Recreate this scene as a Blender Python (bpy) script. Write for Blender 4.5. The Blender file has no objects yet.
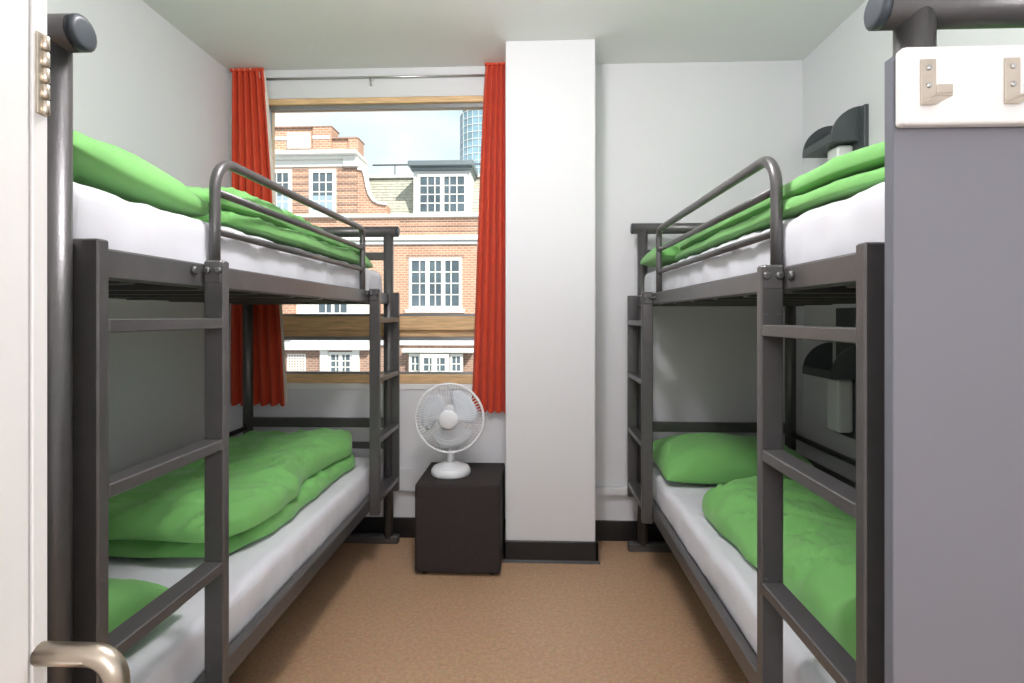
import bpy, bmesh, math, random
from mathutils import Vector, Matrix, noise
random.seed(4)
C = bpy.context.scene.collection
scene = bpy.context.scene

# ------------------------------------------------------------------ camera
cam_d = bpy.data.cameras.new('camera'); cam = bpy.data.objects.new('camera', cam_d); C.objects.link(cam)
FPX = 540.0
cam_d.sensor_fit = 'HORIZONTAL'; cam_d.sensor_width = 36.0; cam_d.lens = 36.0 * FPX / 1024.0
cam_d.shift_y = (317.0 - 341.5) / 1024.0
cam_d.clip_start = 0.02; cam_d.clip_end = 2000
cam.location = (0, 0, 1.17)
cam.rotation_euler = (math.pi / 2, 0, math.atan((533.4 - 512) / FPX))
scene.camera = cam

# ------------------------------------------------------------------ colour management
vs = scene.view_settings
vs.view_transform = 'Standard'; vs.look = 'None'; vs.gamma = 1.0; vs.use_curve_mapping = False
vs.exposure = 0.40

# ------------------------------------------------------------------ world: pale sky with thin cloud
w = bpy.data.worlds.new('sky'); scene.world = w; w.use_nodes = True
nt = w.node_tree; N = nt.nodes; L = nt.links; N.clear()
out = N.new('ShaderNodeOutputWorld'); bg = N.new('ShaderNodeBackground')
tc = N.new('ShaderNodeTexCoord'); mp = N.new('ShaderNodeMapping'); mp.inputs['Scale'].default_value = (1.0, 1.0, 2.6)
nz = N.new('ShaderNodeTexNoise'); nz.inputs['Scale'].default_value = 2.6; nz.inputs['Detail'].default_value = 7
rp = N.new('ShaderNodeValToRGB'); rp.color_ramp.elements[0].position = 0.36; rp.color_ramp.elements[1].position = 0.62
rp.color_ramp.elements[0].color = (0.60, 0.76, 0.88, 1); rp.color_ramp.elements[1].color = (0.93, 0.96, 0.98, 1)
L.new(tc.outputs['Generated'], mp.inputs['Vector']); L.new(mp.outputs['Vector'], nz.inputs['Vector'])
L.new(nz.outputs['Fac'], rp.inputs['Fac']); L.new(rp.outputs['Color'], bg.inputs['Color'])
bg.inputs['Strength'].default_value = 0.98
L.new(bg.outputs['Background'], out.inputs['Surface'])

# ------------------------------------------------------------------ sun on the street, fill lamps added to the room
def add_light(name, kind, loc, energy, size=0.4, color=(1, 1, 1), direction=None):
    d = bpy.data.lights.new(name, kind); d.energy = energy; d.color = color
    if kind == 'AREA':
        d.shape = 'DISK'; d.size = size
    if kind == 'POINT':
        d.shadow_soft_size = size
    if kind == 'SUN':
        d.angle = 0.02
    o = bpy.data.objects.new(name, d); C.objects.link(o); o.location = loc
    if direction:
        o.rotation_euler = Vector(direction).to_track_quat('-Z', 'Y').to_euler()
    return o
add_light('sun', 'SUN', (0, -20, 40), 5.0, color=(1.0, 0.95, 0.87), direction=(-0.42, 0.62, -0.62))
add_light('ceiling_fill_light', 'POINT', (-0.15, 1.20, 2.30), 34, 0.13, (1.0, 0.945, 0.985))  # unseen pendant, added to brighten walls, ceiling and upper bunks
add_light('lobby_fill_light', 'POINT', (0.20, -0.80, 1.45), 23, 0.13, (1.0, 0.945, 0.97))  # frontal fill added behind the camera for the low areas

# ================================================================== materials
def srgb(r, g, b):
    f = lambda c: (c / 255 / 12.92) if c / 255 <= 0.04045 else ((c / 255 + 0.055) / 1.055) ** 2.4
    return (f(r), f(g), f(b), 1)
def mat(name, col, rough=0.6, metal=0.0, bump=0.0, bscale=80, vary=0.0, vscale=6, sheen=0, coat=0, stretch=None, spec=0.5):
    m = bpy.data.materials.new(name); m.use_nodes = True
    n = m.node_tree.nodes; l = m.node_tree.links; b = n['Principled BSDF']
    b.inputs['Base Color'].default_value = col; b.inputs['Roughness'].default_value = rough
    b.inputs['Metallic'].default_value = metal; b.inputs['Sheen Weight'].default_value = sheen
    b.inputs['Coat Weight'].default_value = coat; b.inputs['Specular IOR Level'].default_value = spec
    t = n.new('ShaderNodeTexCoord'); vec = t.outputs['Object']
    if stretch:
        q = n.new('ShaderNodeMapping'); q.inputs['Scale'].default_value = stretch
        l.new(vec, q.inputs['Vector']); vec = q.outputs['Vector']
    if vary:
        x = n.new('ShaderNodeTexNoise'); x.inputs['Scale'].default_value = vscale; x.inputs['Detail'].default_value = 5
        l.new(vec, x.inputs['Vector'])
        r = n.new('ShaderNodeValToRGB')
        r.color_ramp.elements[0].position = 0.3; r.color_ramp.elements[1].position = 0.7
        r.color_ramp.elements[0].color = tuple(c * (1 - vary) for c in col[:3]) + (1,)
        r.color_ramp.elements[1].color = tuple(min(1, c * (1 + vary)) for c in col[:3]) + (1,)
        l.new(x.outputs['Fac'], r.inputs['Fac']); l.new(r.outputs['Color'], b.inputs['Base Color'])
    if bump:
        x = n.new('ShaderNodeTexNoise'); x.inputs['Scale'].default_value = bscale; x.inputs['Detail'].default_value = 3
        l.new(vec, x.inputs['Vector'])
        bu = n.new('ShaderNodeBump'); bu.inputs['Strength'].default_value = bump; bu.inputs['Distance'].default_value = 0.004
        l.new(x.outputs['Fac'], bu.inputs['Height']); l.new(bu.outputs['Normal'], b.inputs['Normal'])
    return m

M = {}
M['paint'] = mat('white_wall_paint', srgb(220, 222, 223), 0.65, bump=0.05, bscale=220, vary=0.012, vscale=1.5)
M['ceiling'] = mat('ceiling_paint', srgb(236, 236, 236), 0.8, bump=0.04, bscale=200)
M['gloss_white'] = mat('gloss_white_paint', srgb(232, 232, 229), 0.32, bump=0.02, bscale=60)
M['black_skirt'] = mat('black_vinyl_skirting', srgb(26, 25, 25), 0.4)
M['frame'] = mat('hammered_graphite_steel', (0.118, 0.115, 0.114, 1), 0.33, 0.45, bump=0.10, bscale=260, vary=0.06, vscale=30)
M['bolt'] = mat('dull_zinc_bolt', srgb(104, 104, 104), 0.4, 0.7)
M['cap'] = mat('grey_plastic_cap', srgb(58, 66, 72), 0.42)
M['steel'] = mat('zinc_steel', srgb(190, 190, 188), 0.3, 0.9)
M['nickel'] = mat('brushed_nickel', srgb(205, 195, 180), 0.3, 0.95, bump=0.02, bscale=300)
M['satin'] = mat('satin_brass_nickel', srgb(196, 184, 168), 0.36, 1.0)
M['green'] = mat('green_cotton', srgb(117, 182, 99), 0.85, bump=0.35, bscale=22, vary=0.05, vscale=9, sheen=0.15)
M['sheet'] = mat('white_cotton_sheet', srgb(216, 218, 223), 0.85, bump=0.1, bscale=300, sheen=0.1)
M['red'] = mat('orange_red_curtain_cloth', srgb(206, 70, 38), 0.8, bump=0.1, bscale=500, vary=0.05, vscale=20, sheen=0.1)
M['lining'] = mat('cream_curtain_lining', srgb(226, 216, 204), 0.85)
M['pouffe'] = mat('dark_brown_woven_fabric', srgb(46, 39, 38), 0.8, bump=0.5, bscale=180, vary=0.12, vscale=120)
M['fan'] = mat('white_fan_plastic', srgb(232, 235, 238), 0.35)
M['fan_blade'] = mat('translucent_white_blade', srgb(214, 222, 228), 0.35)
M['panel'] = mat('grey_laminate_panel', srgb(118, 118, 125), 0.5, bump=0.02, bscale=150)
M['panel_edge'] = mat('grey_laminate_edge', srgb(104, 108, 116), 0.45)
M['shelf'] = mat('dark_grey_plastic', srgb(72, 78, 80), 0.45)
M['opal'] = mat('opal_lamp_cover', srgb(228, 232, 228), 0.3)
M['wood'] = mat('oiled_oak', srgb(224, 188, 140), 0.45, vary=0.22, vscale=14, stretch=(0.6, 6, 9), bump=0.04, bscale=30)
M['alu'] = mat('grey_aluminium', srgb(150, 152, 152), 0.4, 0.6)
M['brick_a'] = None
def floor_mat():
    m = bpy.data.materials.new('speckled_cork_vinyl'); m.use_nodes = True
    n = m.node_tree.nodes; l = m.node_tree.links; b = n['Principled BSDF']
    t = n.new('ShaderNodeTexCoord')
    a = n.new('ShaderNodeTexNoise'); a.inputs['Scale'].default_value = 75; a.inputs['Detail'].default_value = 4
    c = n.new('ShaderNodeTexVoronoi'); c.inputs['Scale'].default_value = 130
    l.new(t.outputs['Object'], a.inputs['Vector']); l.new(t.outputs['Object'], c.inputs['Vector'])
    r = n.new('ShaderNodeValToRGB')
    e = r.color_ramp.elements
    e[0].position = 0.28; e[0].color = srgb(180, 146, 114); e[1].position = 0.72; e[1].color = srgb(202, 168, 134)
    l.new(a.outputs['Fac'], r.inputs['Fac'])
    mx = n.new('ShaderNodeMixRGB'); mx.blend_type = 'MULTIPLY'; mx.inputs['Fac'].default_value = 0.14
    l.new(r.outputs['Color'], mx.inputs['Color1']); l.new(c.outputs['Color'], mx.inputs['Color2'])
    hs = n.new('ShaderNodeHueSaturation'); hs.inputs['Saturation'].default_value = 1.0
    l.new(mx.outputs['Color'], hs.inputs['Color']); l.new(hs.outputs['Color'], b.inputs['Base Color'])
    b.inputs['Roughness'].default_value = 0.42
    return m
M['floor'] = floor_mat()
def glass_mat(name, tint=(1, 1, 1, 1), refl=0.06):
    m = bpy.data.materials.new(name); m.use_nodes = True
    n = m.node_tree.nodes; l = m.node_tree.links; n.clear()
    o = n.new('ShaderNodeOutputMaterial'); t = n.new('ShaderNodeBsdfTransparent'); g = n.new('ShaderNodeBsdfGlossy')
    t.inputs['Color'].default_value = tint; g.inputs['Roughness'].default_value = 0.02
    f = n.new('ShaderNodeFresnel'); f.inputs['IOR'].default_value = 1.25
    x = n.new('ShaderNodeMixShader')
    l.new(f.outputs['Fac'], x.inputs['Fac']); l.new(t.outputs['BSDF'], x.inputs[1]); l.new(g.outputs['BSDF'], x.inputs[2])
    l.new(x.outputs['Shader'], o.inputs['Surface'])
    return m
M['glass'] = glass_mat('clear_window_glass', (0.97, 0.985, 0.98, 1))
def brick_mat(name, c1, c2, mortar, scale=1.0):
    m = bpy.data.materials.new(name); m.use_nodes = True
    n = m.node_tree.nodes; l = m.node_tree.links; b = n['Principled BSDF']
    t = n.new('ShaderNodeTexCoord'); q = n.new('ShaderNodeMapping'); q.inputs['Rotation'].default_value = (math.pi / 2, 0, 0)
    k = n.new('ShaderNodeTexBrick'); k.inputs['Color1'].default_value = c1; k.inputs['Color2'].default_value = c2
    k.inputs['Mortar'].default_value = mortar; k.inputs['Scale'].default_value = scale
    k.inputs['Brick Width'].default_value = 0.23; k.inputs['Row Height'].default_value = 0.09; k.inputs['Mortar Size'].default_value = 0.012
    l.new(t.outputs['Object'], q.inputs['Vector']); l.new(q.outputs['Vector'], k.inputs['Vector'])
    z = n.new('ShaderNodeTexNoise'); z.inputs['Scale'].default_value = 0.9; z.inputs['Detail'].default_value = 6
    l.new(t.outputs['Object'], z.inputs['Vector'])
    mx = n.new('ShaderNodeMixRGB'); mx.blend_type = 'OVERLAY'; mx.inputs['Fac'].default_value = 0.35
    l.new(k.outputs['Color'], mx.inputs['Color1']); l.new(z.outputs['Fac'], mx.inputs['Color2'])
    l.new(mx.outputs['Color'], b.inputs['Base Color']); b.inputs['Roughness'].default_value = 0.85
    return m
M['brick'] = brick_mat('orange_red_brick', srgb(184, 138, 112), srgb(170, 124, 100), srgb(200, 178, 160))
M['brick_dark'] = brick_mat('brown_banded_brick', srgb(152, 118, 100), srgb(138, 106, 92), srgb(176, 154, 140))
M['stone'] = mat('white_painted_stone', srgb(226, 224, 218), 0.7, vary=0.03, vscale=2)
M['stone_grey'] = mat('pale_grey_render', srgb(196, 198, 198), 0.8, vary=0.04, vscale=1.5)
M['slate'] = mat('pale_green_slate', srgb(176, 175, 162), 0.8, vary=0.12, vscale=5, bump=0.3, bscale=6)
M['lead'] = mat('lead_grey_sheet', srgb(112, 122, 126), 0.5, 0.2)
M['pane_dark'] = mat('dark_street_window_glass', srgb(84, 96, 104), 0.08, 0.0, vary=0.3, vscale=1.2)
M['blind'] = mat('pale_blue_blind', srgb(150, 168, 186), 0.7)
M['tower'] = mat('blue_green_tower_glass', srgb(128, 158, 172), 0.12, 0.1, vary=0.25, vscale=0.25)
M['street'] = mat('grey_asphalt', srgb(120, 120, 120), 0.9)
M['iron'] = mat('black_iron', srgb(60, 64, 66), 0.5)
m = bpy.data.materials.new('fill_lamp_diffuser'); m.use_nodes = True  # glowing globe of the two added fill lamps
n_ = m.node_tree.nodes; n_.clear(); l_ = m.node_tree.links
o_ = n_.new('ShaderNodeOutputMaterial'); a_ = n_.new('ShaderNodeAddShader')
e_ = n_.new('ShaderNodeEmission'); e_.inputs['Strength'].default_value = 2.0
t_ = n_.new('ShaderNodeBsdfTransparent')
l_.new(e_.outputs[0], a_.inputs[0]); l_.new(t_.outputs[0], a_.inputs[1]); l_.new(a_.outputs[0], o_.inputs['Surface'])
M['lit'] = m

# ================================================================== mesh helpers
class MB:
    def __init__(self): self.bm = bmesh.new()
    def box(self, x0, x1, y0, y1, z0, z1, bev=0.0, seg=2):
        b = bmesh.new()
        bmesh.ops.create_cube(b, size=1)
        for v in b.verts:
            v.co = Vector(((x0 + x1) / 2 + v.co.x * (x1 - x0), (y0 + y1) / 2 + v.co.y * (y1 - y0), (z0 + z1) / 2 + v.co.z * (z1 - z0)))
        if bev > 0:
            bmesh.ops.bevel(b, geom=list(b.edges), offset=bev, segments=seg, affect='EDGES', profile=0.5)
        self._merge(b); return self
    def _merge(self, b):
        me = bpy.data.meshes.new('tmp'); b.to_mesh(me); b.free()
        self.bm.from_mesh(me); bpy.data.meshes.remove(me)
    def tube(self, pts, r, n=16, cap=True):
        pts = [Vector(p) for p in pts]; rings = []
        up = None
        for i, p in enumerate(pts):
            if i == 0: d = pts[1] - p
            elif i == len(pts) - 1: d = p - pts[i - 1]
            else: d = (pts[i + 1] - p).normalized() + (p - pts[i - 1]).normalized()
            d.normalize()
            if up is None:
                up = Vector((0, 0, 1)) if abs(d.z) < 0.9 else Vector((1, 0, 0))
            a = (up - d * up.dot(d)).normalized(); up = a
            b = d.cross(a)
            rr = r[i] if isinstance(r, (list, tuple)) else r
            rings.append([self.bm.verts.new(p + (a * math.cos(t) + b * math.sin(t)) * rr) for t in [2 * math.pi * k / n for k in range(n)]])
        for i in range(len(rings) - 1):
            for k in range(n):
                f = self.bm.faces.new((rings[i][k], rings[i][(k + 1) % n], rings[i + 1][(k + 1) % n], rings[i + 1][k])); f.smooth = True
        if cap:
            self.bm.faces.new(rings[0][::-1]); self.bm.faces.new(rings[-1])
        return self
    def lathe(self, prof, c, axis='Z', n=32):
        # prof: list of (radius, height along axis)
        rings = []
        for r, h in prof:
            ring = []
            for k in range(n):
                t = 2 * math.pi * k / n
                u, v = r * math.cos(t), r * math.sin(t)
                p = {'Z': (u, v, h), 'Y': (u, h, v), 'X': (h, u, v)}[axis]
                ring.append(self.bm.verts.new(Vector(c) + Vector(p)))
            rings.append(ring)
        for i in range(len(rings) - 1):
            for k in range(n):
                f = self.bm.faces.new((rings[i][k], rings[i][(k + 1) % n], rings[i + 1][(k + 1) % n], rings[i + 1][k])); f.smooth = True
        self.bm.faces.new(rings[0][::-1]); self.bm.faces.new(rings[-1])
        return self
    def prism(self, poly, axis, a, b, bev=0):
        # poly of 2D points, extruded along axis from a to b ('X': (y,z), 'Y': (x,z), 'Z': (x,y))
        def P(u, v, h): return {'X': (h, u, v), 'Y': (u, h, v), 'Z': (u, v, h)}[axis]
        A = [self.bm.verts.new(P(u, v, a)) for u, v in poly]; B = [self.bm.verts.new(P(u, v, b)) for u, v in poly]
        n = len(poly)
        for k in range(n): self.bm.faces.new((A[k], A[(k + 1) % n], B[(k + 1) % n], B[k]))
        self.bm.faces.new(A[::-1]); self.bm.faces.new(B)
        return self
    def grid(self, P, close_u=False, close_v=False, smooth=True):
        V = [[self.bm.verts.new(p) for p in row] for row in P]
        nu, nv = len(V), len(V[0])
        for i in range(nu if close_u else nu - 1):
            for j in range(nv if close_v else nv - 1):
                q = (V[i][j], V[(i + 1) % nu][j], V[(i + 1) % nu][(j + 1) % nv], V[i][(j + 1) % nv])
                f = self.bm.faces.new(q); f.smooth = smooth
        return self
    def build(self, name, material, parent=None, flip=None, fix=True):
        if fix: bmesh.ops.recalc_face_normals(self.bm, faces=list(self.bm.faces))
        me = bpy.data.meshes.new(name)
        if parent is not None:
            off = wloc(parent)
            bmesh.ops.translate(self.bm, verts=list(self.bm.verts), vec=-off)
        self.bm.to_mesh(me); self.bm.free()
        me.materials.append(M[material] if isinstance(material, str) else material)
        o = bpy.data.objects.new(name, me); C.objects.link(o); o.parent = parent
        return o
def wloc(o):
    v = Vector((0, 0, 0))
    while o is not None:
        v = v + o.location; o = o.parent
    return v
def thing(name, label, cat, loc=(0, 0, 0), group=None):
    o = bpy.data.objects.new(name, None); C.objects.link(o); o.location = loc; o.empty_display_size = 0.05
    return tag(o, label, cat, group)
def tag(o, label=None, cat=None, group=None):
    if label: o['label'] = label
    if cat: o['category'] = cat
    if group: o['group'] = group
    return o
def struct(o, label=None):
    o['kind'] = 'structure'
    if label: o['label'] = label
    return o
def part_copy(src, loc, parent):
    c = src.copy(); C.objects.link(c); c.parent = parent; c.location = Vector(loc) - wloc(parent)
    return c
def arc(c, r, a0, a1, n, u, v):
    c = Vector(c); u = Vector(u); v = Vector(v)
    return [c + u * r * math.cos(a0 + (a1 - a0) * k / n) + v * r * math.sin(a0 + (a1 - a0) * k / n) for k in range(n + 1)]
def nz3(x, y, z, s=0): return noise.noise(Vector((x, y, z + 17.3 * s)))

# ================================================================== room shell
XL, XR, YB, YF, ZC = -1.64, 1.393, 2.85, -1.08, 2.497
WX0, WX1 = -1.459, -0.207          # window opening
WZ0, WZ1 = 0.815, 2.343
struct(MB().box(XL - 0.2, XR + 0.2, YF - 0.2, YB + 0.3, -0.15, 0.0).build('floor', 'floor'), 'brown speckled cork-look vinyl floor')
struct(MB().box(XL - 0.2, XR + 0.2, YF - 0.2, YB + 0.3, ZC, ZC + 0.2).build('ceiling', 'ceiling'), 'plain white ceiling')
struct(MB().box(XL - 0.2, XL, YF, YB, 0, ZC).build('wall_left', 'paint'), 'white painted wall behind the left bunk')
struct(MB().box(XR, XR + 0.2, YF, YB, 0, ZC).build('wall_right', 'paint'), 'white painted wall behind the right bunk')
struct(MB().box(XL - 0.2, XR + 0.2, YF - 0.2, YF, 0, ZC).build('wall_front', 'paint'), 'white wall behind the viewer')
b = MB()
b.box(XL - 0.2, WX0, YB, YB + 0.10, 0, ZC); b.box(WX1, XR + 0.2, YB, YB + 0.10, 0, ZC)
b.box(WX0, WX1, YB, YB + 0.10, 0, WZ0); b.box(WX0, WX1, YB, YB + 0.10, WZ1, ZC)
struct(b.build('wall_back', 'paint'), 'white window wall at the end of the room')
CX0, CX1, CY = -0.134, 0.296, 2.59
struct(MB().box(CX0, CX1, CY, YB, 0, ZC, 0.004, 1).build('wall_pillar', 'paint'), 'white square pillar between window and right bunk')
# return wall beside the open door
struct(MB().box(-0.69, -0.606, YF, 0.40, 0, ZC).build('wall_return', 'paint'), 'white lobby wall behind the open door')
# skirtings
SK = 0.105
struct(MB().box(XL, CX0, YB - 0.014, YB, 0, SK, 0.003, 1).build('baseboard_back', 'black_skirt'), 'black skirting under the window')
struct(MB().box(CX1, XR, YB - 0.014, YB, 0, SK, 0.003, 1).build('baseboard_alcove', 'black_skirt'), 'black skirting right of the pillar')
b = MB(); b.box(CX0 - 0.012, CX1 + 0.012, CY - 0.014, CY, 0, 0.1, 0.003, 1)
b.prism([(CY - 0.022, 0.0), (CY - 0.014, 0.0), (CY - 0.014, 0.012)], 'X', CX0 - 0.012, CX1 + 0.02)
b.box(CX1, CX1 + 0.012, CY - 0.014, YB - 0.014, 0, 0.1); b.box(CX0 - 0.012, CX0, CY - 0.014, YB - 0.014, 0, 0.1)
struct(b.build('baseboard_pillar', 'black_skirt'), 'black skirting around the white pillar')
struct(MB().box(XL, XL + 0.014, 0.5, YB - 0.014, 0, SK).build('baseboard_left', 'black_skirt'))
struct(MB().box(XR - 0.014, XR, 0.5, YB - 0.014, 0, SK).build('baseboard_right', 'black_skirt'))
# low boxed-in pipe ledge on the back wall
struct(MB().box(XL, CX0, YB - 0.03, YB, 0.250, 0.370, 0.006).build('trim_1', 'paint'), 'white boxed ledge low on the window wall')
struct(MB().box(CX1, XR, YB - 0.03, YB, 0.243, 0.284, 0.005).build('trim_2', 'paint'), 'thin white ledge low on the wall right of pillar')

# window: oak head, transom and sill rail, aluminium casement, two panes, white sill board
win = struct(bpy.data.objects.new('window_1', None), 'wide window with oak rails and view of brick buildings'); C.objects.link(win)
win.location = ((WX0 + WX1) / 2, YB, WZ0)
TZ0, TZ1 = 1.063, 1.175
HZ0 = 2.311
MB().box(WX0, WX1, YB + 0.0, YB + 0.12, HZ0, WZ1, 0.004).build('head_rail', 'wood', win)
MB().box(WX0, WX1, YB + 0.02, YB + 0.12, TZ0 + 0.035, TZ1, 0.006).build('transom', 'wood', win)
MB().box(WX0, WX1, YB + 0.045, YB + 0.12, TZ0, TZ0 + 0.035, 0.004).build('transom_lip', 'wood', win)
MB().box(WX0, WX1, YB + 0.0, YB + 0.12, WZ0, 0.864, 0.005).build('bottom_rail', 'wood', win)
MB().box(WX0, WX0 + 0.012, YB, YB + 0.12, WZ0, WZ1).build('jamb', 'wood', win)
MB().box(WX1 - 0.03, WX1, YB, YB + 0.12, WZ0, WZ1).build('jamb', 'wood', win)
def casement(z0, z1, fw):
    x0, x1, y0, y1 = WX0 + 0.012, WX1 - 0.03, YB + 0.02, YB + 0.05
    fr = MB()
    fr.box(x0, x0 + fw, y0, y1, z0, z1); fr.box(x1 - fw, x1, y0, y1, z0, z1)
    fr.box(x0 + fw, x1 - fw, y0, y1, z1 - fw, z1); fr.box(x0 + fw, x1 - fw, y0, y1, z0, z0 + fw * 0.6)
    fr = fr.build('casement', 'alu', win)
    MB().box(x0 + fw, x1 - fw, y0 + 0.02, y0 + 0.026, z0 + fw * 0.6, z1 - fw).build('pane', 'glass', fr)
casement(TZ1, HZ0, 0.02)
casement(0.864, TZ0, 0.018)
struct(MB().box(WX0 - 0.03, CX0, YB - 0.006, YB, 0.785, WZ0 - 0.002, 0.002).build('window_sill', 'gloss_white', None), 'narrow white sill board under the window')

# ------------------------------------------------------------------ curtain rail and curtains
ROD_Y, ROD_Z = 2.822, 2.445
rod = thing('curtain_rail', 'thin steel curtain rail above the window', 'curtain rail', (-0.7, ROD_Y, ROD_Z))
RY = YB - 0.010
MB().tube([(XL + 0.06, RY, ROD_Z), (CX0 - 0.01, RY, ROD_Z)], 0.006, 12).build('rod', 'steel', rod)
for x in (-0.863, -1.445):
    b = MB(); b.box(x - 0.007, x + 0.007, RY - 0.004, YB, ROD_Z - 0.02, ROD_Z - 0.008, 0.002, 1)
    b.tube([(x, RY, ROD_Z - 0.006), (x, RY, ROD_Z - 0.045)], 0.006, 8).build('bracket', 'steel', rod)
def curtain(name, label, t0, t1, b0, b1, ztop, zbot, folds, seed):
    r = thing(name, label, 'curtain', ((t0 + t1) / 2, ROD_Y, zbot), 'orange-red curtains at the window')
    nu, nv = folds * 12, 36
    F = []; Bk = []
    for j in range(nv + 1):
        v = j / nv; z = ztop + (zbot - ztop) * v
        row = []; rowb = []
        for i in range(nu + 1):
            u = i / nu
            e = v ** 0.8
            x = (t0 + (t1 - t0) * u) * (1 - e) + (b0 + (b1 - b0) * u) * e
            ph = u * folds * 2 * math.pi + 0.7 * math.sin(3 * u + seed) + 0.35 * math.sin(4 * v + seed)
            amp = 0.013 + 0.006 * v + 0.006 * nz3(u * 5, v * 3, 0, seed)
            y = ROD_Y + amp * math.sin(ph) + 0.004 * math.sin(2 * ph + 1)
            x += 0.006 * math.cos(ph) * (0.4 + v)
            row.append((x, y, z + (0.008 * math.sin(ph) if j == nv else 0))); rowb.append((x + (0.016 * v if seed == 1 and i >= nu - 2 else 0), y + 0.004, z + 0.012))
        F.append(row); Bk.append(rowb)
    MB().grid(F).build('cloth', 'red', r, fix=False)
    g = MB().grid(Bk).build('lining', 'lining', r, fix=False)
    b = MB().box(t0 - 0.002, t1 + 0.002, ROD_Y - 0.012, ROD_Y + 0.012, ztop - 0.004, ztop + 0.012, 0.004); b.build('header_tape', 'red', r)
    return r
zt = 2.482
curtain('window_curtain', 'orange-red curtain at left window edge, gathered behind the left bunk', -1.614, -1.434, -1.630, -1.320, zt, 0.706, 6, 1)
curtain('window_curtain', 'orange-red curtain hanging between the window and the white pillar', -0.253, CX0 - 0.004, -0.332, CX0 - 0.004, 2.490, 0.678, 5, 2)

# ------------------------------------------------------------------ added fill lamps, unseen above and behind the camera
t = thing('added_ceiling_lamp', 'added round opal pendant over the aisle, out of view', 'lamp', (-0.15, 1.20, ZC))
MB().lathe([(0.06, 0.0), (0.06, -0.02), (0.02, -0.03), (0.008, -0.045), (0.008, -0.06)], (-0.15, 1.20, ZC)).build('base', 'gloss_white', t)
t2 = thing('added_wall_lamp', 'added round opal fill lamp on the wall behind the viewer', 'lamp', (0.20, YF, 1.45))
MB().lathe([(0.06, 0.0), (0.06, 0.02), (0.02, 0.03), (0.02, 0.14)], (0.20, YF, 1.45), 'Y').build('base', 'gloss_white', t2)
for tt, c in ((t, (-0.15, 1.20, 2.30)), (t2, (0.20, -0.80, 1.45))):
    MB().lathe([(0.145 * math.sin(q), -0.145 * math.cos(q)) for q in [math.pi * (k + 0.5) / 14 for k in range(14)]], c).build('diffuser', 'lit', tt)

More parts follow.
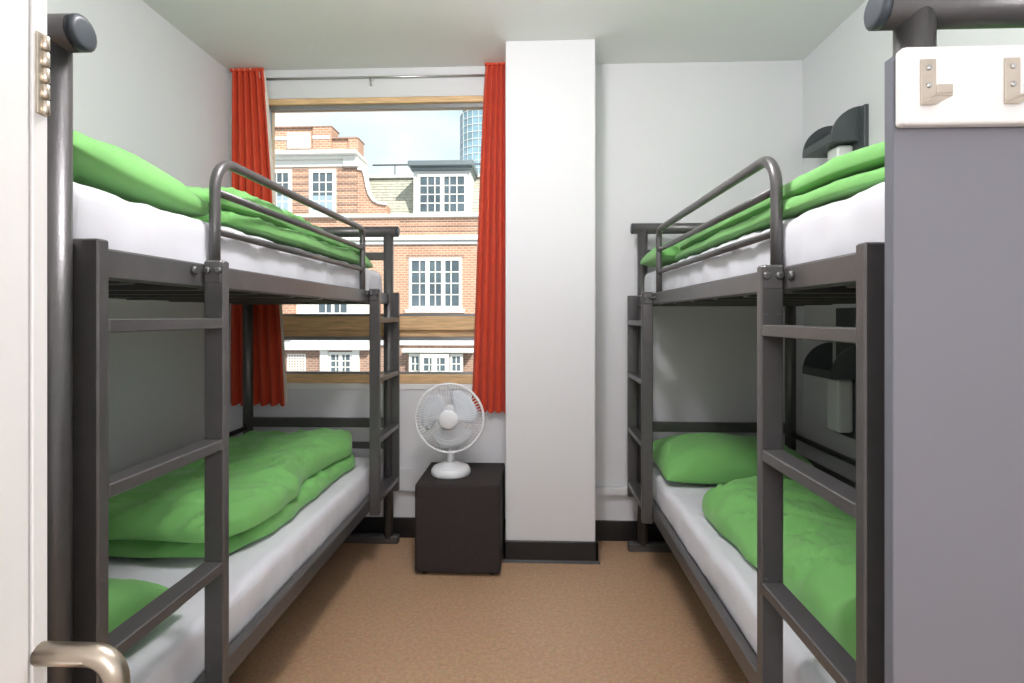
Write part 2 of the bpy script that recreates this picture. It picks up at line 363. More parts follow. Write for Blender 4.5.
# ================================================================== bunk beds
LEN = 1.95; PITCH = 0.350; T = 0.024; WD = 0.046
def make_bed(side, aisle, y0, label, group, up=0.0, post_d=0.056, near=-0.022, bar_d=0.014):
    """side -1: left wall, +1: right wall; aisle: distance of the ladder's outer face from the camera line"""
    def X(d): return side * (aisle + d)
    def bx(mb, d0, d1, ya, yb, z0, z1, bev=0.003):
        a, c = sorted((X(d0), X(d1))); return mb.box(a, c, ya, yb, z0, z1, bev, 1)
    t = thing('bunk_bed', label, 'bunk bed', (X(0.42), y0 + LEN / 2, 0), group)
    R = 0.0255
    pd = (post_d, 0.800)                                    # post distances from the ladder plane
    py = (y0 + near, y0 + LEN - 0.012)
    ZT = 1.612
    for k, yy in enumerate(py):
        for d in pd:
            MB().tube([(X(d), yy, 0.03), (X(d), yy, ZT)], R, 20).build('post', 'frame', t)
        cb = MB().tube([(X(bar_d), yy, ZT), (X(0.85), yy, ZT)], R + 0.002, 20).build('cross_bar', 'frame', t)
        for d, s in ((bar_d, -1), (0.85, 1)):
            MB().lathe([(R - 0.002, 0), (R + 0.002, s * side * 0.001), (R + 0.002, s * side * 0.008), (R - 0.003, s * side * 0.0115), (R - 0.0045, s * side * 0.012), (R - 0.008, s * side * 0.0122), (0.004, s * side * 0.0125)], (X(d), yy, ZT), 'X', 20).build('end_cap', 'cap', cb)
        f = MB(); bx(f, 0.0, 0.88, yy - 0.022, yy + 0.022, 0.0, 0.042, 0.006); f.build('floor_bar', 'frame', t)
        for z, r in ((0.622, 0.024), (0.505, 0.016), (0.30, 0.024), (1.262, 0.024), (1.485, 0.020)):
            e = MB(); bx(e, pd[0], pd[1], yy - 0.014, yy + 0.014, z - r, z + r, 0.004); e.build('end_rail', 'frame', t)
    # ladder stiles and rungs
    ys = (y0, y0 + PITCH, y0 + LEN - PITCH - T, y0 + LEN - T)
    for q in ys:
        s = MB(); bx(s, 0, WD, q, q + T, 0.272, 1.296 + up, 0.003); s.build('ladder_stile', 'frame', t)
    for a, c in ((ys[0], ys[1]), (ys[2], ys[3])):
        for z in (1.167 + up * 0.7, 0.895, 0.620, 0.348):
            s = MB(); bx(s, 0.0005, WD - 0.001, a + T, c, z - 0.023, z, 0.002); s.build('ladder_rung', 'frame', t)
    # bolts on the stile faces
    bolt0 = None
    for q, sgn in ((ys[1], -1), (ys[2], -1)):
        for z in (1.16, 0.888, 0.613):
            if q == ys[1]:
                for d in (0.010, 0.036):
                    p = (X(d), q - 0.0005, z + 0.014)
                    if bolt0 is None:
                        bolt0 = MB().lathe([(0.0026, 0.0), (0.0026, -0.0015), (0.0015, -0.002)], (0, 0, 0), 'Y', 10).build('screw', 'bolt', None)
                        bolt0.parent = t; bolt0.location = Vector(p) - wloc(t)
                    else: part_copy(bolt0, p, t)
            else:
                part_copy(bolt0, (X(0.023), q - 0.0005, z - 0.004), t)
    # side rails, both bunks
    for z0, z1 in ((0.288, 0.344), (1.236 + up * 0.6, 1.290 + up * 0.8)):
        s = MB(); bx(s, WD, WD + 0.028, y0 + 0.02, y0 + LEN - 0.02, z0, z1, 0.004); s.build('side_rail', 'frame', t)
        s = MB(); bx(s, pd[1] - 0.012, pd[1] + 0.016, py[0], py[1], z0, z1, 0.004); s.build('side_rail', 'frame', t)
        b = MB(); bx(b, WD + 0.028, pd[1] - 0.012, y0 + 0.04, y0 + LEN - 0.04, z0 + 0.020, z0 + 0.030, 0); b.build('base_board', 'frame', t)
        sl = None
        for k in range(8):
            yy = y0 + 0.16 + k * (LEN - 0.32) / 7
            if sl is None:
                sl = MB(); bx(sl, 0, pd[1] - 0.012 - WD - 0.028, -0.02, 0.02, -0.012, 0.012, 0.002)
                sl = sl.build('slat', 'frame', None); sl.parent = t
                sl.location = Vector((side * (WD + 0.028), yy, z0 + 0.008)) - wloc(t)
                base_x = sl.location.x
            else:
                part_copy(sl, (wloc(t).x + base_x, yy, z0 + 0.008), t)
    # wall-side rails above each mattress
    for z in (0.590, 0.500, 1.485):
        MB().tube([(X(pd[1] + 0.004), py[0], z), (X(pd[1] + 0.004), py[1], z)], 0.0125, 10).build('wall_side_rail', 'frame', t)
    # aisle-side guard of the upper bunk: hoop with two inner bars
    d = 0.060; ya = ys[1] + 0.066; yb = ys[2] - 0.052; rr = 0.0125; bend = 0.075; zt = 1.560 + up
    gx = X(d)
    zn = zt - 0.012; slope = (zt - zn) / (yb - ya)
    pts = [Vector((gx, ya, 1.250)), Vector((gx, ya, 1.40))]
    pts += arc((gx, ya + bend, zn - bend), bend, math.pi, math.pi / 2, 8, (0, 1, 0), (0, 0, 1))
    pts += arc((gx, yb - 0.04, zt - 0.04), 0.04, math.pi / 2, 0, 6, (0, 1, 0), (0, 0, 1))
    pts += [Vector((gx, yb, 1.40)), Vector((gx, yb, 1.250))]
    g = MB().tube(pts, rr, 14).build('guard_rail', 'frame', t)
    for za, zb in ((1.468 + up, 1.473 + up), (1.375 + up, 1.380 + up)):
        MB().tube([(gx, ya, za), (gx, yb, zb)], 0.0095, 12).build('guard_bar', 'frame', g)
    # clamp plates and bolts where the hoop meets the ladder
    for yy, s in ((ys[1] + T / 2 + 0.002, 1), (ys[2] + T / 2 - 0.002, -1)):
        k = MB(); bx(k, 0.004, WD, yy - 0.016, yy + 0.016, 1.245 + up, 1.2975 + up, 0.004); k = k.build('clamp', 'frame', t)
        for dd in (0.010, 0.036):
            MB().lathe([(0.008, -0.016), (0.008, -0.0215), (0.005, -0.024)], (X(dd), yy, 1.274 + up), 'Y', 12).build('bolt', 'bolt', k)
        q = MB(); q.lathe([(0.010, 0.0), (0.010, -side * 0.005), (0.006, -side * 0.008)], (X(WD), yy - 0.05, 1.272 + up), 'X', 12); q.build('bolt', 'bolt', k)
    return t
AL, AR, YL, YR = 0.695, 0.472, 0.836, 0.789
make_bed(-1, AL, YL, 'graphite steel bunk bed along the left wall, beside the red curtain', 'steel bunk beds')
make_bed(1, AR, YR, 'graphite steel bunk bed along the right wall, behind the grey panel', 'steel bunk beds', -0.019, 0.074, 0.008, 0.028)

# ================================================================== bedding
def spacing(n, k=1.35):
    # samples of -1..1, denser at the ends
    out = []
    for i in range(n + 1):
        a = -1 + 2 * i / n
        out.append(math.sin(a * math.pi / 2) if True else a)
    return out
def slab(mb, x0, x1, y0, y1, z0, thick, nx=70, ny=110, pw=7.0, wr=0.010, seed=0, flat=0.25, edge=0.0, ridge=(1.0, 0.35), corner=0.0, dome=0.0, edgey=None, fat=0.5, rc=0.0):
    """a soft filled layer of cloth: rounded rim, flat-ish underside, creases on top"""
    U = spacing(nx); V = spacing(ny)
    top = []; bot = []
    for v in V:
        rt = []; rb = []
        for u in U:
            du = max(0.0, 1 - abs(u) ** pw); dv = max(0.0, 1 - abs(v) ** pw)
            p = (du * dv) ** fat
            x = (x0 + x1) / 2 + (x1 - x0) / 2 * u
            y = (y0 + y1) / 2 + (y1 - y0) / 2 * v
            kc = (abs(u) * abs(v)) ** 5
            x -= math.copysign(rc * kc, u); y -= math.copysign(rc * kc, v)
            # wavering outline
            ox = edge * nz3(y * 3.1, u, 2.0, seed) + 0.4 * edge * nz3(y * 9, u, 5.0, seed)
            oy = (edge if edgey is None else edgey) * nz3(x * 3.3, v, 8.0, seed)
            x += ox * abs(u) ** 2; y += oy * abs(v) ** 2
            if corner:
                cc = abs(u * v) ** 4
                x -= u * corner * cc * -1; y -= v * corner * cc * -1
                mid = (1 - abs(v) ** 2) if abs(u) > abs(v) else (1 - abs(u) ** 2)
                x -= u * corner * 0.7 * abs(u) ** 6 * (1 - v * v); y -= v * corner * 0.7 * abs(v) ** 6 * (1 - u * u)
            a = ridge[0] * x + ridge[1] * y; c = -ridge[1] * x + ridge[0] * y
            n1 = nz3(a * 4, c * 11, 0.3, seed); n2 = nz3(a * 9, c * 24, 1.3, seed); n3 = nz3(x * 2.2, y * 2.2, 3.3, seed)
            crease = 1 - abs(nz3(a * 3 + 0.5 * n3, c * 8, 6.6, seed)) * 2
            crease2 = 1 - abs(nz3(a * 5 + 0.8 * n1, c * 15, 9.1, seed)) * 2.4
            h = wr * (0.9 * n1 + 0.5 * n2 + 1.5 * n3 + 1.0 * max(0, crease) ** 3 + 1.0 * max(0, crease2) ** 4)
            zt = z0 + thick * flat + thick * (1 - flat) * p + dome * (1 - u * u) * (1 - v * v) + h * (0.25 + 0.75 * p)
            zb = z0 + thick * flat * (1 - p)
            rt.append((x, y, zt)); rb.append((x, y, zb))
        top.append(rt); bot.append(rb)
    # stitch rim: same outline for both sheets
    for sheet in (top, bot):
        pass
    nU, nV = len(U), len(V)
    for i in range(nV):
        for j in range(nU):
            if i in (0, nV - 1) or j in (0, nU - 1):
                m = (top[i][j][2] * 0.5 + bot[i][j][2] * 0.5)
                top[i][j] = (top[i][j][0], top[i][j][1], m); bot[i][j] = top[i][j]
    mb.grid(top); mb.grid(bot)
    bmesh.ops.remove_doubles(mb.bm, verts=list(mb.bm.verts), dist=0.00002)
    return mb
def bed_x(side, aisle, d0, d1):
    return sorted((side * (aisle + d0), side * (aisle + d1)))
MZ = {'low': 0.318, 'up': 1.266, 'up_r': 1.254}
def mattress(side, aisle, y0, level, label):
    xa, xb = bed_x(side, aisle, 0.078, 0.770)
    ya, yb = y0 + 0.03, y0 + LEN - 0.035; z0 = MZ[level]; th = 0.135
    t = thing('mattress', label, 'mattress', ((xa + xb) / 2, (ya + yb) / 2, z0), 'bunk mattresses')
    # soft rounded box, cross section swept round
    b = bmesh.new(); bmesh.ops.create_cube(b, size=1)
    for v in b.verts: v.co = Vector(((xa + xb) / 2 + v.co.x * (xb - xa), (ya + yb) / 2 + v.co.y * (yb - ya), z0 + th / 2 + v.co.z * th))
    bmesh.ops.bevel(b, geom=list(b.edges), offset=0.028, segments=4, affect='EDGES', profile=0.5)
    bmesh.ops.bisect_plane
    for axis, a, c, n in (((0, 1, 0), ya, yb, 90), ((1, 0, 0), xa, xb, 20), ((0, 0, 1), z0, z0 + th, 5)):
        for k in range(1, n):
            co = [(xa + xb) / 2, (ya + yb) / 2, z0 + th / 2]; i = axis.index(1); co[i] = a + (c - a) * k / n
            bmesh.ops.bisect_plane(b, geom=list(b.verts) + list(b.edges) + list(b.faces), plane_co=co, plane_no=axis)
    b.normal_update()
    for v in b.verts:
        p = v.co; hz = (p.z - z0) / th
        w1 = nz3(p.x * 5, p.y * 9, p.z * 10, 3) * 0.5 + nz3(p.x * 3 + p.z * 9, p.y * 20, p.z * 4, 5) * 0.6
        puff = math.sin(math.pi * min(1, max(0, hz))) * 0.006
        k = 0.012 if hz > 0.15 else 0.0
        v.co = p + v.normal * (w1 * k + puff * (0.3 if hz < .99 else 0))
    for f in b.faces: f.smooth = True
    mb = MB(); mb._merge(b); mb.build('fitted_sheet', 'sheet', t)
    return z0 + th + 0.004
zlow = mattress(-1, AL, YL, 'low', 'white sheeted mattress on the lower left bunk'); zup = mattress(-1, AL, YL, 'up', 'white sheeted mattress on the upper left bunk')
mattress(1, AR, YR, 'low', 'white sheeted mattress on the lower right bunk'); zur = mattress(1, AR, YR, 'up_r', 'white sheeted mattress on the upper right bunk')

def pillow(label, cx, cy, z, w, d, thk, seed, rot=0.0, tilt=0.0):
    t = thing('pillow', label, 'pillow', (cx, cy, z), 'green pillows')
    mb = MB(); slab(mb, -w / 2, w / 2, -d / 2, d / 2, 0, thk, 40, 40, 2.6, 0.006, seed, 0.30, 0.006, (0.8, 0.6), 0.008, 0.01, fat=0.42, rc=0.015)
    bmesh.ops.rotate(mb.bm, verts=list(mb.bm.verts), cent=(0, 0, 0), matrix=Matrix.Rotation(rot, 3, 'Z') @ Matrix.Rotation(tilt, 3, 'X'))
    bmesh.ops.translate(mb.bm, verts=list(mb.bm.verts), vec=(cx, cy, z + 0.002))
    mb.build('pillowcase', 'green', t)
pillow('green pillow at the near end of the upper left bunk', -1.10, 1.085, zup, 0.64, 0.43, 0.125, 1, 0.0, -0.10)
pillow('green pillow at the near end of the lower left bunk', -1.135, 1.075, zlow, 0.62, 0.42, 0.12, 2, -0.04)
pillow('green pillow against the far rail of the lower right bunk', 0.885, 2.50, zlow, 0.66, 0.42, 0.15, 3, 0.0, 0.09)
pillow('green pillow at the far end of the upper right bunk', 0.87, 2.50, zur, 0.70, 0.40, 0.13, 4)

def duvet(label, layers, cx, cy, cz):
    t = thing('duvet', label, 'duvet', (cx, cy, cz), 'green duvets')
    mb = MB()
    for kw in layers: 
        m2 = MB(); kw.setdefault('fat', 0.36); kw.setdefault('rc', 0.04); slab(m2, **kw)
        me = bpy.data.meshes.new('tmp'); m2.bm.to_mesh(me); m2.bm.free(); mb.bm.from_mesh(me); bpy.data.meshes.remove(me)
    mb.build('duvet_cover', 'green', t)
duvet('folded green duvet in two thick layers on the lower left bunk', [
    dict(x0=-1.46, x1=-0.845, y0=1.52, y1=2.66, z0=zlow, thick=0.070, seed=11, edge=0.035, wr=0.015, ridge=(0.9, 0.4)),
    dict(x0=-1.47, x1=-0.855, y0=1.50, y1=2.68, z0=zlow + 0.058, thick=0.095, seed=12, edge=0.05, wr=0.020, ridge=(0.7, 0.7), dome=0.01)], -1.15, 2.05, zlow)
duvet('flat folded green duvet on the upper left bunk', [
    dict(x0=-1.46, x1=-0.765, y0=1.34, y1=2.70, z0=zup, thick=0.055, seed=13, edge=0.02, wr=0.010, ridge=(1, .2)),
    dict(x0=-1.46, x1=-0.785, y0=1.30, y1=2.62, z0=zup + 0.045, thick=0.06, seed=14, edge=0.03, wr=0.014, ridge=(.8, .5))], -1.12, 2.0, zup)
duvet('loosely spread green duvet on the lower right bunk', [
    dict(x0=0.612, x1=1.22, y0=0.95, y1=2.08, z0=zlow, thick=0.085, seed=15, edge=0.04, wr=0.022, ridge=(.9, -.4), dome=0.03)], 0.92, 1.5, zlow)
duvet('neatly folded two-layer green duvet on the upper right bunk', [
    dict(x0=0.548, x1=1.23, y0=0.86, y1=2.30, z0=zur, thick=0.045, seed=16, edge=0.012, wr=0.004, ridge=(.3, 1)),
    dict(x0=0.560, x1=1.23, y0=0.86, y1=2.26, z0=zur + 0.038, thick=0.052, seed=17, edge=0.015, wr=0.005, ridge=(.3, 1))], 0.89, 1.6, zur)

# ================================================================== pouffe and desk fan
PX0, PX1, PYa, PYb, PZt = -0.537, CX0 - 0.014, 2.42, 2.812, 0.412
t = thing('pouffe', 'dark brown square fabric pouffe under the fan', 'pouffe', ((PX0 + PX1) / 2, (PYa + PYb) / 2, 0))
MB().box(PX0, PX1, PYa, PYb, 0.012, PZt, 0.014, 4).build('body', 'pouffe', t)
b = MB()
for (xa, xb, ya, yb) in ((PX0, PX1, PYa, PYa), (PX0, PX1, PYb, PYb), (PX0, PX0, PYa, PYb), (PX1, PX1, PYa, PYb)):
    s = 0.006
    cx = lambda x: x + (s if x == PX0 else -s); cy = lambda y: y + (s if y == PYa else -s)
    b.tube([(cx(xa), cy(ya), PZt - s), (cx(xb), cy(yb), PZt - s)], 0.0045, 8)
b.build('piping', 'pouffe', t)
for xa in (PX0 + 0.04, PX1 - 0.04):
    for ya in (PYa + 0.04, PYb - 0.04):
        MB().lathe([(0.016, 0), (0.018, 0.012)], (xa, ya, 0), 'Z', 12).build('foot', 'black_skirt', t)

fcx, fcy, fcz = -0.399, 2.60, PZt
fan = thing('desk_fan', 'white round desk fan on the dark pouffe', 'fan', (fcx, fcy, fcz))
base = MB().lathe([(0.092, 0.0), (0.095, 0.006), (0.094, 0.022), (0.086, 0.036), (0.060, 0.047), (0.030, 0.053), (0.024, 0.058)], (fcx, fcy, fcz), 'Z', 40).build('base', 'fan', fan)
b = MB().box(fcx - 0.028, fcx + 0.028, fcy - 0.082, fcy - 0.066, fcz + 0.033, fcz + 0.040, 0.002); b.build('button_strip', 'fan_blade', base)
MB().tube([(fcx, fcy, fcz + 0.05), (fcx, fcy, fcz + 0.15)], [0.020, 0.016], 16).build('stem', 'fan', fan)
hz = 0.689 ; hy = fcy - 0.035; GR = 0.163
MB().lathe([(0.030, 0.105), (0.048, 0.095), (0.056, 0.06), (0.056, 0.02), (0.045, 0.005)], (fcx, hy, hz), 'Y', 28).build('motor_housing', 'fan', fan)
MB().tube([(fcx, fcy, fcz + 0.14), (fcx, hy + 0.05, hz - 0.05)], 0.018, 14).build('neck', 'fan', fan)
# grille: front and rear wire cages
def torus(mb, R, r, y, n=48, m=8):
    P = [[(fcx + (R + r * math.cos(q)) * math.cos(a), hy + y + r * math.sin(q), hz + (R + r * math.cos(q)) * math.sin(a)) for q in [2 * math.pi * j / m for j in range(m)]] for a in [2 * math.pi * i / n for i in range(n)]]
    mb.grid(P, True, True)
rim = MB(); torus(rim, GR, 0.006, -0.012); rim = rim.build('grille_rim', 'fan', fan)
for nm, yo, bul in (('front_grille', -0.012, -0.038), ('rear_grille', -0.012, 0.05)):
    g = MB()
    for k in range(64):
        a = 2 * math.pi * k / 64
        pts = []
        for s in (0.25, 0.55, 0.85, 1.0):
            pts.append((fcx + GR * s * math.cos(a), hy + yo + bul * (1 - s ** 3), hz + GR * s * math.sin(a)))
        g.tube(pts, 0.0013, 5, False)
    torus(g, GR * 0.62, 0.0011, yo + bul * (1 - .62 ** 3), 40, 5)
    g.build(nm, 'fan', fan)
badge = MB().lathe([(0.046, -0.044), (0.046, -0.054), (0.040, -0.060), (0.01, -0.061)], (fcx, hy, hz), 'Y', 28).build('badge', 'fan', fan)
MB().lathe([(0.036, 0.01), (0.036, -0.030), (0.028, -0.036), (0.006, -0.037)], (fcx, hy, hz), 'Y', 24).build('hub', 'fan', fan)
for k in range(3):
    a0 = math.radians(268 + 120 * k)
    P = []
    for i in range(9):
        s = i / 8; rr = 0.030 + 0.108 * s
        half = math.radians(24 + 27 * math.sin(min(1, s * 1.15) * math.pi * 0.62)) * (1 if s < 0.85 else (1 - ((s - 0.85) / 0.15) ** 2 * 0.35))
        row = []
        for j in range(9):
            q = -1 + j / 4
            a = a0 + half * q + 0.25 * s
            row.append((fcx + rr * math.cos(a), hy - 0.012 + 0.016 * q * (1 - 0.3 * s), hz + rr * math.sin(a)))
        P.append(row)
    o = MB().grid(P).build('blade', 'fan_blade', fan)
    md = o.modifiers.new('thick', 'SOLIDIFY'); md.thickness = 0.0025; md.offset = 0

# ================================================================== grey end panel with hook board
pn = thing('end_panel', 'tall flat grey laminate panel at the end of the right bunk', 'panel', (0.92, 0.72, 0))
MB().box(0.4625, 1.385, 0.713, 0.729, 0, 1.505, 0.0008, 1).build('board', 'panel', pn)
MB().box(0.4615, 0.4625, 0.713, 0.729, 0, 1.505).build('edge_band', 'panel_edge', pn)
HZa, HZb = 1.411, 1.509
hb = thing('coat_hook_board', 'white board with steel coat hooks on the grey panel', 'coat rack', (0.92, 0.70, HZa))
MB().box(0.4625, 1.30, 0.694, 0.7125, HZa, HZb, 0.005, 3).build('backboard', 'gloss_white', hb)
def hook(x, z):
    b = MB(); wd = 0.0185; yf = 0.694
    b.box(x, x + wd, yf - 0.003, yf, z, z + 0.057, 0.0006, 1)
    b.box(x, x + wd, yf - 0.030, yf - 0.003, z, z + 0.003, 0.0006, 1)
    b.box(x, x + wd, yf - 0.030, yf - 0.027, z + 0.003, z + 0.014, 0.0006, 1)
    o = b.build('coat_hook', 'nickel', hb)
    for dz in (0.024, 0.046):
        MB().lathe([(0.0035, -0.003), (0.0035, -0.004), (0.002, -0.0048)], (x + wd / 2, yf, z + dz), 'Y', 10).build('screw', 'steel', o)
hx = 0.482; step = 0.583 - hx
for k in range(5): hook(hx + k * step, 1.434)

# ================================================================== bedside shelves with lamps on the right wall
def bed_shelf(label, z, ztop):
    ya, yb = 2.335, 2.585; r = 0.132; x0 = XR
    t = thing('bedside_shelf', label, 'shelf', (x0, (ya + yb) / 2, z), 'bedside shelves on the right wall')
    for y in (ya, yb - 0.012):
        poly = [(x0, z), (x0, z + r + 0.015)] + [(x0 - r * math.sin(q), z + 0.015 + r * math.cos(q)) for q in [math.pi / 2 * k / 12 for k in range(1, 13)]] + [(x0 - r, z)]
        MB().prism(poly, 'Y', y, y + 0.012).build('cheek', 'shelf', t)
    MB().box(x0 - r, x0, ya + 0.012, yb - 0.012, z, z + 0.012).build('tray', 'shelf', t)
    MB().box(x0 - r, x0 - r + 0.008, ya + 0.012, yb - 0.012, z + 0.012, z + 0.035).build('lip', 'shelf', t)
    MB().box(x0 - 0.018, x0, ya - 0.035, yb - 0.07, z - 0.26, ztop, 0.002, 1).build('back_plate', 'shelf', t)
    MB().box(x0 - 0.085, x0 - 0.018, ya + 0.04, ya + 0.13, z - 0.235, z - 0.004, 0.012, 3).build('lamp_cover', 'opal', t)
bed_shelf('dark grey quarter-round shelf and lamp above the upper right bunk', 1.915, 2.056)
bed_shelf('dark grey quarter-round shelf and lamp over the lower right bunk', 0.905, 1.21)

# ================================================================== open door at the left edge
dr = struct(bpy.data.objects.new('door_1', None), 'open white door at the left edge of the view'); C.objects.link(dr); dr.location = (-0.58, 0.2, 0.01)
DX = -0.5585
MB().box(DX - 0.044, DX, -0.20, 0.578, 0.01, 2.06, 0.003, 2).build('leaf', 'gloss_white', dr)
MB().box(DX - 0.05, DX + 0.001, 0.580, 0.599, 0.01, 2.06, 0.001, 1).build('edge_strip', 'gloss_white', dr)
b = MB(); hz0, hz1 = 1.399, 1.491
hg = MB().box(DX - 0.001, DX + 0.004, 0.583, 0.597, hz0, hz1, 0.0006, 1).build('hinge', 'nickel', dr)
n = 5
for k in range(n):
    z0 = hz0 + (hz1 - hz0) * k / n; z1 = hz0 + (hz1 - hz0) * (k + 1) / n
    MB().lathe([(0.0025, 0), (0.004, 0.001), (0.004, z1 - z0 - 0.003), (0.0025, z1 - z0 - 0.002)], (DX + 0.005, 0.592, z0), 'Z', 12).build('knuckle', 'nickel', hg)
hzt = 0.789; hd = 0.090; hyy = 0.590
pts = [(DX, hyy, hzt), (DX + hd - 0.03, hyy, hzt)] + arc((DX + hd - 0.03, hyy, hzt - 0.03), 0.03, math.pi / 2, 0, 8, (1, 0, 0), (0, 0, 1)) + [(DX + hd, hyy, hzt - 0.32)]
pts += arc((DX + hd - 0.03, hyy, hzt - 0.32), 0.03, 0, -math.pi / 2, 8, (1, 0, 0), (0, 0, 1)) + [(DX, hyy, hzt - 0.35)]
MB().tube(pts, 0.0125, 16).build('handle', 'satin', dr)

# ================================================================== street outside
struct(MB().box(-60, 60, 3.2, 120, -9.2, -9.0).build('street', 'street'), 'street below the window')
FY = 20.0
bd = thing('brick_building', 'red brick building with white trim and shaped gable across the street', 'building', (-5.5, FY, -9))
def W(name, m, x0, x1, y0, y1, z0, z1, bev=0, par=None):
    return MB().box(x0, x1, y0, y1, z0, z1, bev, 1).build(name, m, par or bd)
def bwin(x0, x1, z0, z1, lights, rows, y=FY, fw=0.10, cols=2, pane='pane_dark', blind=None, par=None, proud=0.05):
    f = MB()
    f.box(x0, x0 + fw, y - proud, y + 0.05, z0, z1); f.box(x1 - fw, x1, y - proud, y + 0.05, z0, z1)
    f.box(x0 + fw, x1 - fw, y - proud, y + 0.05, z1 - fw, z1); f.box(x0 + fw, x1 - fw, y - proud, y + 0.05, z0, z0 + fw)
    lw = (x1 - x0 - 2 * fw) / lights
    for k in range(1, lights):
        xm = x0 + fw + lw * k; f.box(xm - fw * 0.7, xm + fw * 0.7, y - proud, y + 0.05, z0 + fw, z1 - fw)
    g = f.build('window', 'stone', par or bd)
    for k in range(lights):
        xa = x0 + fw + lw * k; xb = xa + lw
        for j in range(1, cols):
            xm = xa + (xb - xa) * j / cols; MB().box(xm - 0.02, xm + 0.02, y - proud + 0.02, y + 0.02, z0 + fw, z1 - fw).build('glazing_bar', 'stone', g)
        for j in range(1, rows):
            zm = z0 + fw + (z1 - z0 - 2 * fw) * j / rows; MB().box(xa, xb, y - proud + 0.02, y + 0.02, zm - 0.02, zm + 0.02).build('glazing_bar', 'stone', g)
        MB().box(xa, xb, y - 0.016, y - 0.004, z0 + fw, z1 - fw).build('pane', pane, g)
        if blind: MB().box(xa, xb, y - 0.026, y - 0.0165, z0 + fw, z0 + fw + (z1 - z0 - 2 * fw) * blind).build('blind', 'blind', g)
    return g
# main lower wall
xl, xr = -16.0, 6.0
W('brick_wall', 'brick', xl, xr, FY, FY + 0.6, 0.309, 4.202)
W('brick_wall', 'brick', xl, xr, FY, FY + 0.6, 4.202, 4.950)
for py in (222, 227, 232):
    W('brick_course', 'brick_dark', -4.982, xr, FY - 0.02, FY, 4.726 - (py - 222) * 0.0374, 4.782 - (py - 222) * 0.0374)
W('stone_band', 'stone', xl, xr, FY - 0.16, FY + 0.1, 4.015, 4.202, 0.02)
W('stone_band', 'stone_grey', xl, xr, FY - 0.08, FY + 0.1, 3.865, 4.015, 0.02)
W('sill_band', 'stone', -7.635, xr, FY - 0.12, FY + 0.2, 4.875, 5.006, 0.02)
# triple window
W('window_sill', 'stone', -4.756, -2.542, FY - 0.18, FY, 1.320, 1.469, 0.02)
bwin(-4.642, -2.654, 1.469, 3.378, 3, 4, fw=0.11)
W('lintel', 'brick_dark', -4.718, -2.579, FY - 0.03, FY, 3.378, 3.491)
# white ledge storey glimpsed under the left bunk
W('rendered_wall', 'stone', -10.240, -6.040, FY - 0.9, FY, 1.133, 2.330, 0.02)
W('brick_pier', 'brick', -9.049, -8.513, FY - 1.0, FY - 0.9, 1.133, 1.619)
bwin(-7.750, -6.571, 1.245, 1.806, 2, 1, y=FY - 0.95, fw=0.08)
# lower storey with cornice and bays
W('rendered_wall', 'stone_grey', xl, xr, FY - 0.1, FY + 0.6, 0.122, 0.683)
W('stone_band', 'stone', xl, -6.040, FY - 0.35, FY, -0.065, 0.122, 0.03)
W('stone_band', 'stone', -4.793, -2.169, FY - 0.55, FY, -0.140, 0.010, 0.03)
W('brick_wall', 'brick_dark', xl, xr, FY, FY + 0.6, -9, 0.122)
W('stone_pier', 'stone', -7.979, -7.673, FY - 0.12, FY, -9, -0.065)
W('stone_pier', 'stone', -6.760, -6.495, FY - 0.12, FY, -9, -0.065)
bwin(-7.673, -6.760, -1.038, -0.140, 2, 3, y=FY - 0.02)
lt = W('lattice_panel', 'stone', -9.241, -8.552, FY - 0.05, FY, -0.889, -0.215)
for i in range(6):
    for j in range(6):
        x = -9.241 + 0.05 + i * 0.105; z = -0.889 + 0.05 + j * 0.105
        MB().box(x, x + 0.06, FY - 0.055, FY - 0.05, z, z + 0.06).build('lattice_hole', 'brick_dark', lt)
# canted bay
bwin(-4.116, -3.066, -1.188, -0.177, 2, 3, y=FY - 0.5, fw=0.14)
bwin(-4.567, -4.116, -1.188, -0.177, 1, 3, y=FY - 0.3, fw=0.1)
bwin(-3.066, -2.579, -1.188, -0.177, 1, 3, y=FY - 0.3, fw=0.1)
W('bay_apron', 'stone', -4.642, -2.505, FY - 0.4, FY, -9, -1.151)
# gabled pavilion at the left
px0, px1 = xl, -6.571
W('gable_wall', 'brick', px0, px1, FY - 0.05, FY + 1.0, 4.950, 6.822)
for k in range(7):
    z = 5.100 + k * 0.26
    W('brick_course', 'brick_dark', -7.369, px1 + 0.005, FY - 0.07, FY - 0.05, z, z + 0.1)
    W('brick_course', 'brick_dark', -9.049, -8.437, FY - 0.07, FY - 0.05, z, z + 0.1)
W('cornice', 'stone', px0, -6.495, FY - 0.45, FY + 1.0, 7.159, 7.327, 0.03)
W('cornice', 'stone', px0, -6.552, FY - 0.28, FY + 1.0, 7.046, 7.159, 0.02)
W('frieze', 'stone', px0, -6.571, FY - 0.12, FY + 1.0, 6.784, 7.046, 0.02)
W('capital', 'stone', -7.064, -6.495, FY - 0.22, FY + 1.0, 6.766, 7.102, 0.02)
W('parapet', 'brick', px0, -7.521, FY - 0.1, FY + 0.5, 7.327, 8.225)
W('parapet', 'brick', -7.521, -6.533, FY - 0.1, FY + 0.5, 7.327, 7.795)
W('coping', 'brick_dark', px0, -7.483, FY - 0.2, FY + 0.6, 8.225, 8.300, 0.02)
W('coping', 'brick_dark', -7.521, -6.495, FY - 0.2, FY + 0.6, 7.795, 7.870, 0.02)
W('parapet_pier', 'brick', -8.208, -7.501, FY - 0.2, FY + 0.5, 7.327, 8.225)
W('parapet_pier', 'brick', -6.874, -6.513, FY - 0.18, FY + 0.5, 7.327, 7.795)
W('plaque', 'stone', -9.202, -8.322, FY - 0.22, FY, 7.458, 8.057, 0.03)
W('parapet_band', 'stone', -9.855, -9.202, FY - 0.14, FY, 7.795, 7.926)
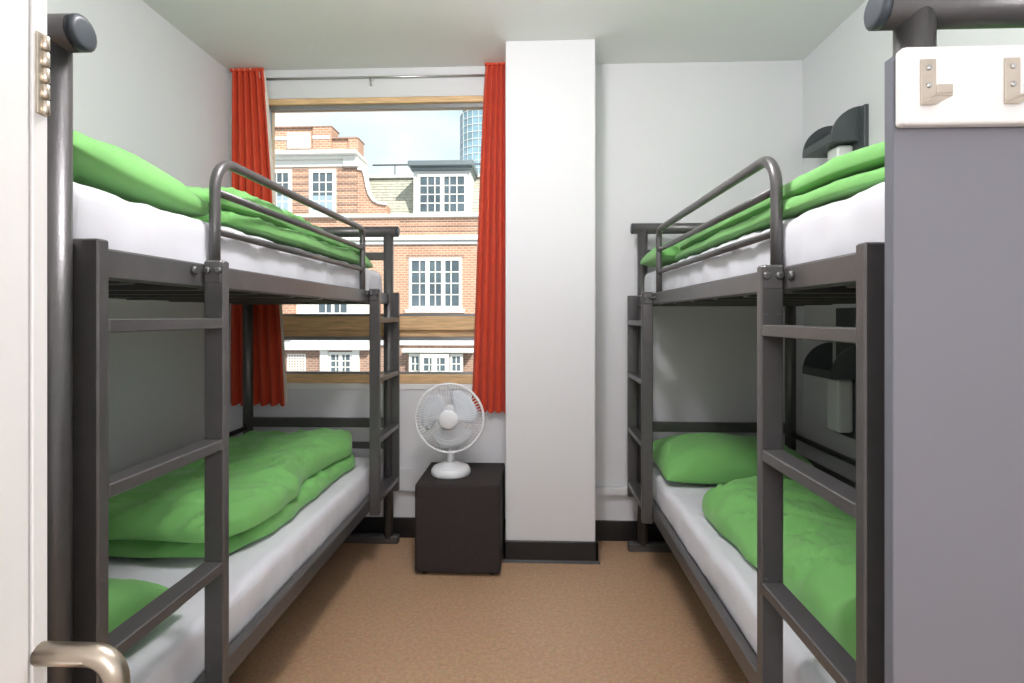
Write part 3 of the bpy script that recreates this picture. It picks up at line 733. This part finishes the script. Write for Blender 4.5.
W('parapet_band', 'stone', -8.208, -7.559, FY - 0.22, FY, 7.795, 7.926)
bwin(-8.399, -7.369, 5.006, 6.709, 1, 4, y=FY - 0.06, fw=0.14, cols=3, blind=0.40)
bwin(-10.009, -9.049, 5.006, 6.709, 1, 4, y=FY - 0.06, fw=0.14, cols=3, blind=0.40)
W('sill_band', 'stone', px0, -7.255, FY - 0.2, FY, 4.894, 5.006, 0.02)
# volute shoulder of the gable: brick below, white scroll on top
sc = [(-6.571, 6.672), (-6.381, 6.635), (-6.305, 6.373), (-6.248, 6.036), (-6.153, 5.736), (-6.002, 5.512), (-5.775, 5.381), (-5.472, 5.343)]
MB().prism(sc + [(-5.472, 4.950), (-6.571, 4.950)], 'Y', FY - 0.04, FY + 0.5).build('gable_shoulder', 'brick', bd)
b = MB()
for i in range(len(sc) - 1):
    (xa, za), (xb, zb) = sc[i], sc[i + 1]
    dx, dz = xb - xa, zb - za; ln = math.hypot(dx, dz); nx_, nz_ = -dz / ln * 0.09, dx / ln * 0.09
    nx_, nz_ = (nx_, nz_) if nz_ > 0 or nx_ > 0 else (-nx_, -nz_)
    b.prism([(xa, za), (xb, zb), (xb + nx_, zb + nz_), (xa + nx_, za + nz_)], 'Y', FY - 0.12, FY + 0.20)
b.build('scroll_coping', 'stone', bd)
# mansard roof of slate courses, dormer, roof rail
rz0, rz1 = 4.950, 6.747
rx0, rx1 = -6.798, xr
MB().prism([(FY + 0.35, rz0), (FY + 1.6, rz1), (FY + 3.0, rz1), (FY + 3.0, rz0)], 'X', rx0, rx1).build('roof_slope', 'slate', bd)
for k in range(14):
    s = k / 14; s2 = (k + 1.12) / 14
    z = rz0 + (rz1 - rz0) * s; z2 = rz0 + (rz1 - rz0) * s2; y = FY + 0.35 + 1.25 * s; y2 = FY + 0.35 + 1.25 * s2
    for j in range(22):
        xa = rx0 + 0.45 * j - (0.22 if k % 2 else 0)
        if xa > -1.2: break
        MB().prism([(y - 0.05, z), (y2 - 0.02, z2), (y2, z2), (y, z)], 'X', max(rx0, xa + 0.008), xa + 0.445).build('slate', 'slate', bd)
W('roof_kerb', 'stone_grey', rx0, rx1, FY + 1.4, FY + 3.0, rz1, rz1 + 0.12)
rl = MB(); rl.tube([(-6.495, FY + 1.6, 7.308), (rx1, FY + 1.6, 7.308)], 0.03, 6)
for px in range(8): rl.tube([(-5.586 + px * 1.35, FY + 1.6, rz1), (-5.586 + px * 1.35, FY + 1.6, 7.308)], 0.02, 6)
rl.build('roof_rail', 'iron', bd)
da, db = -4.492, -2.355
W('dormer_body', 'stone', da, db, FY + 0.1, FY + 1.8, rz0, 6.672)
W('dormer_roof', 'lead', -4.642, -2.206, FY - 0.25, FY + 2.2, 6.747, 6.953, 0.03)
W('dormer_roof', 'lead', -4.567, -2.281, FY - 0.1, FY + 2.2, 6.635, 6.747, 0.02)
bwin(-4.341, -2.467, 4.988, 6.522, 2, 4, y=FY + 0.08, fw=0.11, cols=3)
# tall glass tower far behind
TY = 150.0
tw = thing('glass_tower', 'distant round glass office tower beyond the rooftops', 'tower', (-13.750, TY, -9))
tx = -13.750; tr = 6.576
MB().lathe([(tr, -9), (tr, 56.621)], (tx, TY, 0), 'Z', 40).build('facade', 'tower', tw)
MB().lathe([(tr * 0.9, 56.621), (tr * 0.9, 58.433)], (tx, TY, 0), 'Z', 40).build('crown', 'lead', tw)
zz = 56.621
for k in range(14):
    z = zz - k * 1.95
    MB().lathe([(tr * 1.01, z - 0.14), (tr * 1.01, z + 0.14)], (tx, TY, 0), 'Z', 40).build('floor_band', 'stone_grey', tw)
for k in range(24):
    a = 2 * math.pi * (k + 0.5) / 24
    MB().box(tx + tr * 1.005 * math.cos(a) - 0.08, tx + tr * 1.005 * math.cos(a) + 0.08, TY + tr * 1.005 * math.sin(a) - 0.08, TY + tr * 1.005 * math.sin(a) + 0.08, -9, zz).build('mullion', 'stone_grey', tw)
